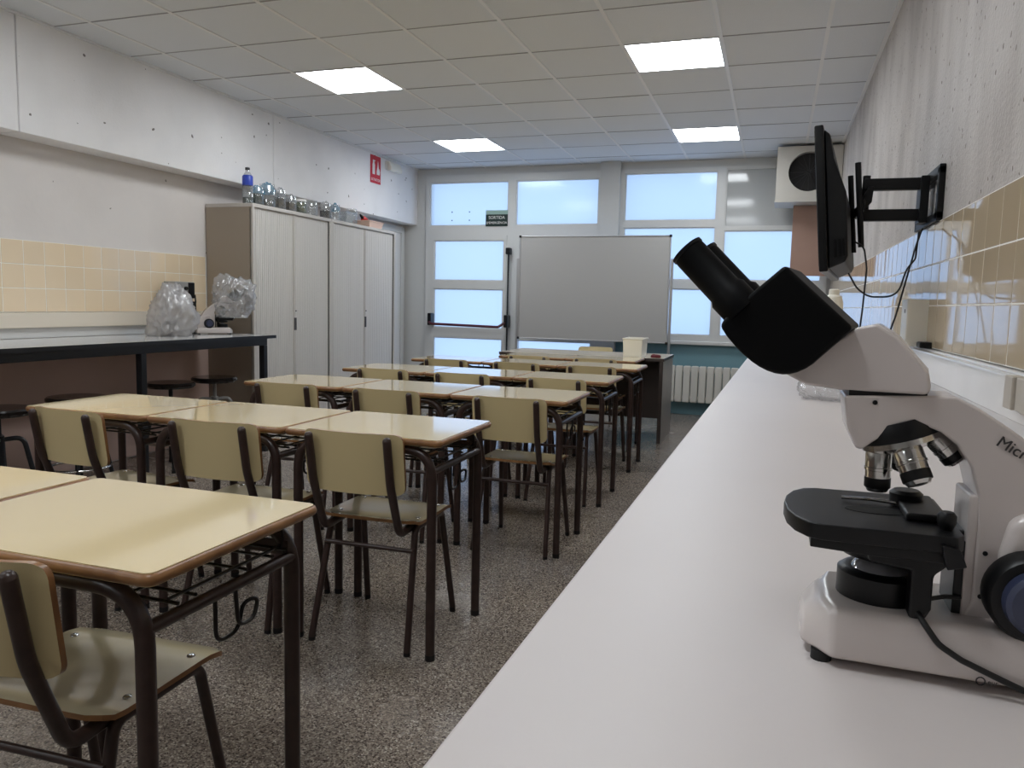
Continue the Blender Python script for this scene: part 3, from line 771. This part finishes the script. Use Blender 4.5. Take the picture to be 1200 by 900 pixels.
    for a, b, r in objs:
        a, b = Vector((a[0]-MX, a[1], a[2])), Vector((b[0]-MX, b[1], b[2])); L_ = (b-a).length; dr = b-a
        o = MB().lathe([(r*.9, 0), (r, .004), (r, L_*.45), (r*1.05, L_*.46), (r*1.05, L_*.52), (r*.97, L_*.53), (r*.97, L_*.7)], a, dr, 24).build('objective', 'chrome', t, smooth=40)
        MB().lathe([(r*1.0, L_*.68), (r*1.0, L_*.88), (r*.95, L_*.9)], a, dr, 24).build('black_band', 'black', o, smooth=40)
        MB().lathe([(r*.9, L_*.9), (r*.75, L_*.98), (r*.3, L_)], a, dr, 24).build('front_lens_mount', 'chrome', o, smooth=40)
    # stage
    pl = []
    for k in range(9):
        a = PI/2+PI*k/8; pl.append((.048+.030*math.cos(a), .072*math.sin(a)))
    pl += [(.150, -.072), (.157, -.06), (.157, .07), (.15, .078)]
    st = MB().prism([(x-MX, y) for x, y in pl], .116, .13, 'xy').build('stage', 'black', t, bevel=.0015)
    MB().prism([(x-MX, y) for x, y in [(.04, -.06), (.09, -.068), (.15, -.066), (.15, .06), (.04, .06)]], .106, .116, 'xy').build('lower_stage_plate', 'black', st, bevel=.001)
    sl = []
    for k in range(16):
        a = 2*PI*k/16; sl.append((.0965+.026*math.cos(a)-MX, -.004+.013*math.sin(a)))
    MB().prism(sl, .1298, .1304, 'xy').build('light_slot', 'blackmat', st)
    MB().tube(fillet([(.07-MX, .026, .133), (.095-MX, .024, .134), (.125-MX, .02, .133), (.128-MX, -.012, .1325)], .01), .0017, 6).build('slide_clip', 'chrome', st, smooth=60)
    MB().lathe([(.014, 0), (.0145, .012), (.011, .015)], (.126-MX, .03, .13), n=20).build('clip_knob', 'black', st, smooth=40)
    MB().box(.118-MX, .15-MX, -.03, .05, .13, .137).build('slide_carrier', 'black', st, bevel=.002)
    MB().lathe([(.005, 0), (.0075, .006), (.0075, .012), (.005, .015)], (.146-MX, -.046, .13), n=14).build('carrier_screw', 'black', st, smooth=40)
    MB().prism([(x-MX, z) for x, z in [(.138, .124), (.152, .121), (.157, .108), (.143, .104)]], -.078, -.05).build('scale_block', 'black', st, bevel=.001)
    # carrier bracket to the rack
    MB().box(.150-MX, .174-MX, -.02, .02, .1, .124).build('stage_bracket', 'black', t, bevel=.003)
    MB().box(.159-MX, .1665-MX, -.026, .026, .048, .116).build('rack_plate', 'black', t, bevel=.001)
    MB().box(.1655-MX, .174-MX, -.027, .027, .05, .157).build('rack_cover', 'scope', t, bevel=.002)
    # condenser and its housing
    MB().lathe([(.022, .0885), (.034, .0905), (.037, .094), (.037, .101), (.03, .104), (.03, .108)], (.104-MX, 0, 0), n=32).build('condenser', 'black', t, smooth=40)
    MB().prism([(x-MX, z) for x, z in [(.088, .116), (.148, .116), (.148, .098), (.139, .09), (.139, .06), (.134, .05), (.122, .05), (.122, .092), (.088, .096)]], -.052, -.03).build('condenser_holder', 'black', t, bevel=.003)
    MB().tube([(.069-MX, -.01, .097), (.05-MX, -.012, .0935)], .0012, 6).build('diaphragm_lever', 'steel', t)
    lamp = MB().lathe([(.037, .05), (.037, .074), (.033, .077), (.026, .077)], (.105-MX, 0, 0), n=32).build('lamp_collector', 'black', t, smooth=40)
    MB().lathe([(.026, .076), (.022, .082), (.012, .0865), (.003, .088)], (.105-MX, 0, 0), n=28).build('collector_lens', 'lens', lamp, smooth=60)
    # focus knobs on both sides
    for sy in (-1, 1):
        kn = MB().lathe([(.036, 0), (.036, .018), (.033, .022), (.026, .023)], (.212-MX, sy*.04, .082), (0, sy, 0), 36).build('focus_knob', 'black', t, smooth=40)
        MB().lathe([(.026, .022), (.0255, .034), (.022, .0375), (.004, .038)], (.212-MX, sy*.04, .082), (0, sy, 0), 32).build('fine_focus_cap', 'blueknob', kn, smooth=40)
    MB().tube(fillet([(.138-MX, -.045, .068), (.15-MX, -.04, .070), (.165-MX, -.025, .066)], .008), .002, 8).build('lamp_lead', 'blackcable', t, smooth=60)
    cb = fillet([(.128-MX, -.048, .058), (.133-MX, -.062, .051), (.143-MX, -.0685, .038), (.16-MX, -.069, .028), (.19-MX, -.07, .0165), (.215-MX, -.0735, .0085), (.25-MX, -.08, .003), (.3-MX, -.09, .0025)], .02)
    MB().tube(cb, .0026, 8).build('power_cable', 'blackcable', t, smooth=60)
    # printing
    text('lettering', 'Micro', .0135, 'print', t, (.1825-MX, -.0288, .2055), (PI/2, .50, 0), .0004, 'LEFT')
    MB().tube([(.176-MX+.0032*math.cos(2*PI*k/20), -.0661, .0115+.0032*math.sin(2*PI*k/20)) for k in range(20)], .0006, 6, closed=True).build('maker_emblem', 'print', t)
    text('maker_lettering', 'eur', .0055, 'print', t, (.181-MX, -.0661, .0115), (PI/2, 0, 0), .0002, 'LEFT')
    return t
scope = make_microscope()
bpy.context.view_layer.update()

# ------------------------------------------------------------------ covered microscopes and instrument on the left bench
def crumple(name, mat, label, cat, loc, size, seed, flat=.0, amp=.16, parent=None, taper=.25):
    bm = bmesh.new(); bmesh.ops.create_icosphere(bm, subdivisions=5 if size[0] > .2 else 4, radius=1)
    for v in bm.verts:
        p = v.co.copy(); q = Vector((p.x*1.9, p.y*1.9, p.z*1.0))+Vector((seed*3.1, seed*1.7, seed))
        k = 1+amp*(.8*noise.noise(q)-.9*abs(noise.noise(q*1.9))+.5*abs(noise.noise(q*3.7))-.35*abs(noise.noise(q*6.5))+.25)
        p *= k
        z = max(p.z, -.82)
        s_ = 1-taper*(z*.5+.5)
        if p.z < -.82: s_ *= 1.06
        v.co = Vector((p.x*s_*size[0]/2, p.y*s_*size[1]/2, (z+.82)/1.82*size[2]))
    bmesh.ops.recalc_face_normals(bm, faces=bm.faces)
    me = bpy.data.meshes.new(name); bm.to_mesh(me); bm.free()
    for p in me.polygons: p.use_smooth = True
    me.materials.append(M[mat])
    o = link(name, me, parent, loc)
    if cat: tag(o, label, cat)
    return o
BZ = .918
s2 = copy_tree(scope, None, ('lettering', 'maker_lettering', 'power_cable')); s2.location = (-4.15, 5.04, BZ); s2.rotation_euler = (0, 0, PI+.863); s2.scale = (1.02,)*3
s2['label'] = 'white microscope under a clear plastic cover at the end of the left bench'
crumple('plastic_cover', 'bag', 'clear crumpled plastic cover over the microscope next to the cabinet', 'plastic cover', (-4.05, 5.115, BZ+.13), (.31, .32, .32), 3, amp=.4, taper=.12)
s3 = copy_tree(scope, None, ('lettering', 'maker_lettering', 'power_cable')); s3.location = (-4.19, 4.555, BZ); s3.rotation_euler = (0, 0, PI+.863); s3.scale = (.68,)*3
s3['label'] = 'microscope hidden inside a milky plastic bag on the left bench'
bg = crumple('plastic_bag', 'bag_grey', 'milky plastic bag pulled over a microscope on the left bench', 'plastic bag', (-4.16, 4.58, BZ), (.34, .39, .36), 8, amp=.36, taper=.3)
MB().box(.112, .115, -.03, .03, .2, .24).build('paper_tag', 'signwhite', bg)
t = thing('laboratory_instrument', 'black stand with grey control box between the two covered microscopes', 'instrument', (-4.38, 4.93, BZ))
MB().box(-.06, .06, -.09, .09, 0, .25).build('stand_body', 'black', t, bevel=.006)
hb = MB().box(-.05, .06, -.14, .07, .27, .40).build('control_box', 'greysteel', t, bevel=.006)
for y, z in ((-.1, .37), (-.1, .335), (-.03, .35)):
    MB().cyl((.06, y, z), (.075, y, z), .014 if y > -.05 else .009, n=14).build('dial', 'black', hb, smooth=50)
MB().box(.06, .066, .0, .065, .275, .395).build('black_panel', 'black', hb, bevel=.002)
MB().cyl((0, 0, .25), (0, 0, .27), .03).build('neck', 'black', t, smooth=50)
MB().tube(fillet([(.05, -.03, .27), (.08, -.02, .23), (.08, .06, .23), (.055, .08, .3)], .03), .006, 8).build('loop_cable', 'blackcable', t, smooth=60)

# ------------------------------------------------------------------ jars on the cabinets
CZ = 1.968
def jar(name, label, cat, y, r, h, fill, fh, extra=None, x=-4.15, group='jars on top of the cabinets'):
    t = thing(name, label, cat, (x, y, CZ), 0, group)
    MB().lathe([(r*.9, 0), (r, .008), (r, h*.86), (r*.9, h*.92), (r*.92, h)], n=20, capb=False).build('glass', 'jar', t, smooth=40)
    if fill: MB().lathe([(r*.86, .004), (r*.94, .012), (r*.94, fh), (r*.5, fh+.006)], n=18).build('contents', fill, t, smooth=40)
    if extra == 'lid': MB().lathe([(r*.96, h-.012), (r*.98, h), (r*.9, h+.008)], n=18).build('lid', 'signwhite', t, smooth=40)
    if extra in ('bag_blue', 'bag'):
        crumple('bag_cover', extra, None, None, (0, 0, h*.6), (r*2.15, r*2.15, h*.5), y, amp=.35, parent=t, taper=.45)
    return t
b = thing('water_bottle', 'clear plastic bottle with a blue label, leftmost on the cabinets', 'bottle', (-4.14, 5.43, CZ))
MB().lathe([(.035, 0), (.042, .006), (.042, .09), (.039, .095), (.042, .10), (.042, .2), (.03, .24), (.017, .262), (.016, .28)], n=20).build('bottle_body', 'jar', b, smooth=40)
MB().lathe([(.0425, .15), (.0428, .152), (.0428, .222), (.036, .232)], n=20, capa=False, capb=False).build('label_band', 'label_blue', b, smooth=40)
MB().lathe([(.038, .004), (.0395, .01), (.0395, .055), (.02, .058)], n=16).build('contents', 'water', b, smooth=40)
MB().lathe([(.019, .275), (.019, .292), (.015, .295)], n=14).build('cap', 'darkgap', b, smooth=40)
jar('specimen_jar', 'jar wrapped in a light blue plastic bag next to the bottle', 'jar', 5.56, .058, .16, 'water', .1, 'bag_blue')
jar('specimen_jar', 'widest jar with dark contents and a blue bag on its mouth', 'jar', 5.70, .068, .2, 'dirt', .07, 'bag_blue')
jar('specimen_jar', 'tall narrow jar of brown soil, third jar from the bottle', 'jar', 5.88, .05, .185, 'dirt_b', .1, 'bag')
jar('specimen_jar', 'short jar of brown soil before the greenish one', 'jar', 6.04, .05, .15, 'dirt_b', .09, 'bag')
jar('specimen_jar', 'short jar with greenish yellow contents', 'jar', 6.19, .055, .13, 'dirt_g', .115, 'lid')
jar('specimen_jar', 'nearly empty clear jar with a little dark sediment', 'jar', 6.36, .062, .15, 'dirt', .015)
jar('specimen_jar', 'dark filled jar with a white plastic bag hanging over its side', 'jar', 6.61, .055, .16, 'dirt', .085, 'bag')
jar('specimen_jar', 'jar with a pale blue bag just past the white bagged one', 'jar', 6.78, .05, .165, None, 0, 'bag_blue')
bx = binmesh(.16, .15, .11).build('clear_box', 'jar', loc=(-4.15, 6.93, CZ)); tag(bx, 'clear plastic box without lid among the jars', 'box')
jar('specimen_jar', 'tall empty clear jar beside the pink tray', 'jar', 7.10, .055, .165, None, 0)
tag(binmesh(.2, .3, .07).build('shallow_tray', 'pinktray', loc=(-4.14, 7.42, CZ), bevel=.003), 'pinkish shallow tray, last item on the cabinets', 'tray')
t = thing('spray_gun', 'red tool with black nozzle lying in the pink tray', 'tool', (-4.14, 7.34, CZ+.055))
MB().lathe([(.02, 0), (.03, .02), (.03, .09), (.018, .11)], (0, .06, .005), (0, -1, .35), 14).build('body', 'redtool', t, smooth=40)
MB().lathe([(.016, 0), (.012, .04), (.006, .06)], (0, -.04, .04), (0, -1, .6), 12).build('nozzle', 'black', t, smooth=40)

# ------------------------------------------------------------------ signs, emergency lamp
t = thing('fire_extinguisher_sign', 'red fire extinguisher sign with white pictograms high on the left wall', 'sign', (XLB+.002, 7.86, 2.655))
MB().box(0, .004, -.115, .115, -.15, .15).build('plate', 'red', t)
e = MB().prism([(-.075, -.055), (-.02, -.055), (-.02, .05), (-.03, .07), (-.03, .085), (-.005, .095), (-.03, .1), (-.065, .1), (-.065, .07), (-.075, .05)], .004, .006, 'yz')
e.build('extinguisher_pictogram', 'signwhite', t)
MB().prism([(.025, -.05), (.085, -.05), (.095, -.02), (.08, .02), (.075, -.005), (.06, .06), (.05, .1), (.04, .04), (.03, .01), (.02, -.02)], .004, .006, 'yz').build('flame_pictogram', 'signwhite', t)
text('sign_lettering', 'EXTINTOR', .042, 'signwhite', t, (.0045, 0, -.112), (PI/2, 0, PI/2), .0005)
t = thing('emergency_lamp', 'small white emergency lamp on the left wall below the ceiling', 'lamp', (XLB+.001, 8.24, 2.74))
MB().box(0, .02, -.15, .15, -.045, .055).build('back_box', 'signwhite', t, bevel=.006)
MB().prism([(.02, -.05), (.07, -.05), (.075, -.02), (.05, .05), (.02, .05)], -.14, .14, 'xz').build('cover', 'plastic_w', t, bevel=.006)
t = thing('emergency_exit_sign', 'dark green emergency exit sign with white words on the glass above the door', 'sign', (-3.23, YB-.045, 2.22))
MB().box(-.14, .14, 0, .006, -.09, .05).build('plate', 'signgreen', t)
MB().box(-.14, .14, 0, .005, .05, .1).build('top_strip', 'signpale', t)
text('sign_lettering', 'SORTIDA', .05, 'signwhite', t, (0, -.0006, .012), (PI/2, 0, 0), .0004)
text('sign_lettering', "D'EMERGÈNCIA", .038, 'signwhite', t, (0, -.0006, -.05), (PI/2, 0, 0), .0004)
for x in (-3.83, -3.6):
    for z in (2.21, 2.31):
        MB().cyl((x, YB-.004, z), (x, YB-.0005, z), .008, n=10).build('pane_fixing', 'darkgap', bpy.data.objects['window_1'])

# ------------------------------------------------------------------ television on its swivel mount
TVY, TVX = 3.40, .195
t = thing('television', 'black flat television seen edge-on, hung from the right wall', 'television', (TVX, TVY, 1.60))
t.rotation_euler = (0, -.09, -.11)
hw, hh = .45, .253
MB().box(-.03, .0, -hw, hw, -hh, hh).build('bezel_panel', 'tvblack', t, bevel=.005)
MB().box(-.0312, -.0302, -hw+.015, hw-.015, -hh+.02, hh-.015).build('screen', 'screen', t)
MB().prism([(0, -hh+.01), (.055, -hh+.03), (.065, -hh+.05), (.065, .02), (.03, .14), (.02, hh-.03), (0, hh-.01)], -hw+.03, hw-.03, 'xz').build('back_housing', 'tvblack2', t, bevel=.006)
for k in range(3):
    MB().box(.02+k*.014, .028+k*.014, -hw+.022, -hw+.032, -hh+.05, -hh+.11).build('vent_slot', 'blackmat', t)
m_ = thing('television_mount', 'black double arm television bracket bolted to the right wall', 'bracket', (0, 0, 0))
MB().box(XR-.022, XR-.001, 3.13, 3.165, 1.545, 1.73).build('wall_plate_bar', 'mount', m_, bevel=.003)
MB().box(XR-.022, XR-.001, 3.55, 3.585, 1.545, 1.73).build('wall_plate_bar', 'mount', m_, bevel=.003)
for z in (1.555, 1.72):
    MB().box(XR-.022, XR-.001, 3.13, 3.585, z-.017, z+.017).build('wall_plate_bar', 'mount', m_, bevel=.003)
MB().box(XR-.05, XR-.02, 3.31, 3.40, 1.55, 1.725).build('pivot_block', 'mount', m_, bevel=.003)
for z, x0 in ((1.70, .30), (1.583, .30)):
    MB().box(x0, XR-.02, 3.335, 3.375, z-.022, z+.022).build('swivel_arm', 'mount', m_, bevel=.004)
MB().cyl((.31, 3.355, 1.57), (.31, 3.355, 1.735), .014).build('elbow_pin', 'mount', m_, smooth=50)
MB().prism([(.29, 1.585), (.33, 1.63), (.335, 1.69), (.315, 1.69), (.29, 1.63)], 3.32, 3.39).build('tilt_knuckle', 'mount', m_, bevel=.003)
for y in (3.2, 3.5):
    MB().tube([(.292, y, 1.45), (.262, y, 1.76)], .009, 8, flat=1.2).build('mounting_rail', 'mount', m_)
MB().box(.282, .296, 3.2, 3.5, 1.585, 1.625).build('mounting_plate', 'mount', m_, bevel=.003)
def cable(label, pts, r=.0032):
    return tag(MB().tube(fillet(pts, .06, 6), r, 7).build('cable', 'blackcable', smooth=60), label, 'cable', 'cables hanging from the television')
cable('black cable looping low from the television to the wall', [(.24, 3.02, 1.345), (.27, 3.0, 1.29), (.31, 3.0, 1.262), (.40, 3.0, 1.264), (.425, 3.02, 1.36), (.46, 3.08, 1.40), (.475, 3.15, 1.50)])
cable('black cable falling straight from the bracket to the worktop', [(.50, 3.25, 1.52), (.462, 3.1, 1.45), (.40, 3.0, 1.2), (.36, 3.0, 1.05), (.34, 3.0, .905)])
cable('black cable dropping from behind the television', [(.25, 3.05, 1.46), (.285, 3.02, 1.44), (.297, 3.0, 1.36), (.292, 3.0, 1.22), (.285, 3.0, 1.1), (.29, 3.05, .905)])

# ------------------------------------------------------------------ small things by the right wall
bx = thing('paper_dispenser', 'white wall box on the trunking ledge above the worktop', 'dispenser', (.503, 3.265, 1.086))
MB().box(-.04, .0375, -.065, .065, .012, .175).build('housing', 'plastic_w', bx, bevel=.006)
MB().box(-.03, .03, -.06, .06, .0, .014).build('foot', 'plastic_w', bx)
MB().cyl((-.041, -.02, .13), (-.0395, -.02, .13), .008, n=12).build('lock', 'darkgap', bx)
ad = thing('power_adapter', 'small black adapter lying on the ledge before the white wall box', 'adapter', (.515, 3.12, 1.085))
MB().box(-.02, .025, -.035, .04, 0, .022).build('adapter_body', 'black', ad, bevel=.006)
MB().tube(fillet([(0, .04, .01), (0, .07, .02), (.015, .1, .006)], .02), .003, 7).build('adapter_lead', 'blackcable', ad, smooth=60)
so = thing('socket_strip', 'grey beige double wall socket at the right picture edge', 'socket', (XR-.055, 1.775, 1.052))
for k in range(3):
    mdl = MB().box(-.028+.006*(k % 2), 0, .055-.06*k-.028, .055-.06*k+.028, -.034, .034).build('socket_module', 'sock', so, bevel=.003)
tag(crumple('plastic_sack', 'bag', 'x', 'plastic bag', (.19, 2.94, .9), (.21, .24, .15), 5, amp=.25), 'crumpled clear plastic bag on the worktop behind the big microscope', 'plastic bag')
ca = thing('white_canister', 'white canister at the far end of the right worktop', 'canister', (.34, 5.2, .9))
MB().lathe([(.05, 0), (.056, .01), (.056, .36), (.045, .4), (.03, .41), (.03, .44), (.02, .445)], n=24).build('canister_body', 'plastic_w', ca, smooth=40)
MB().box(-.05, .05, -.2, -.1, 0, .06).build('charger_block', 'black', ca, bevel=.006)

# ventilation unit and board in the far right corner
t = thing('ventilation_unit', 'white metal fan housing with round black outlet in the far right corner', 'fan unit', (.24, 8.45, 2.3))
hb = MB(); n = 32
# housing front with a round hole, then sides
sq = []
for k in range(n):
    a = 2*PI*k/n; c, s_ = math.cos(a), math.sin(a); q = max(abs(c), abs(s_)); sq.append((c/q*.3, s_/q*.255+.25))
ci = [(.0+.19*math.cos(2*PI*k/n), .26+.19*math.sin(2*PI*k/n)) for k in range(n)]
vs = [(x, -.2, z) for x, z in sq]+[(x, -.2, z) for x, z in ci]+[(x, .3, z) for x, z in sq]+[(x, -.1, z) for x, z in ci]
fs = []
for k in range(n):
    j = (k+1) % n
    fs += [(k, j, n+j, n+k), (k, 2*n+k, 2*n+j, j), (n+k, n+j, 3*n+j, 3*n+k)]
fs.append(tuple(2*n+k for k in range(n)))
hb.add(vs, fs).build('housing', 'fanbox', t)
g = MB().lathe([(.19, 0), (.19, .01)], (0, -.11, .26), (0, -1, 0), 32).build('outlet', 'grille', t)
for k in range(8):
    a = PI*k/8; MB().tube([(.18*math.cos(a), -.16, .26+.18*math.sin(a)), (-.18*math.cos(a), -.16, .26-.18*math.sin(a))], .003, 5).build('guard_wire', 'grille', g)
MB().box(-.305, .3, -.205, .3, -.03, -.006).build('shelf_bracket', 'fanbox', t)
tag(MB().box(.12, XR-.002, 8.52, 8.56, 1.56, 2.265).build('wooden_board', 'wood', bevel=.003), 'brown wooden board below the fan housing in the corner', 'board')
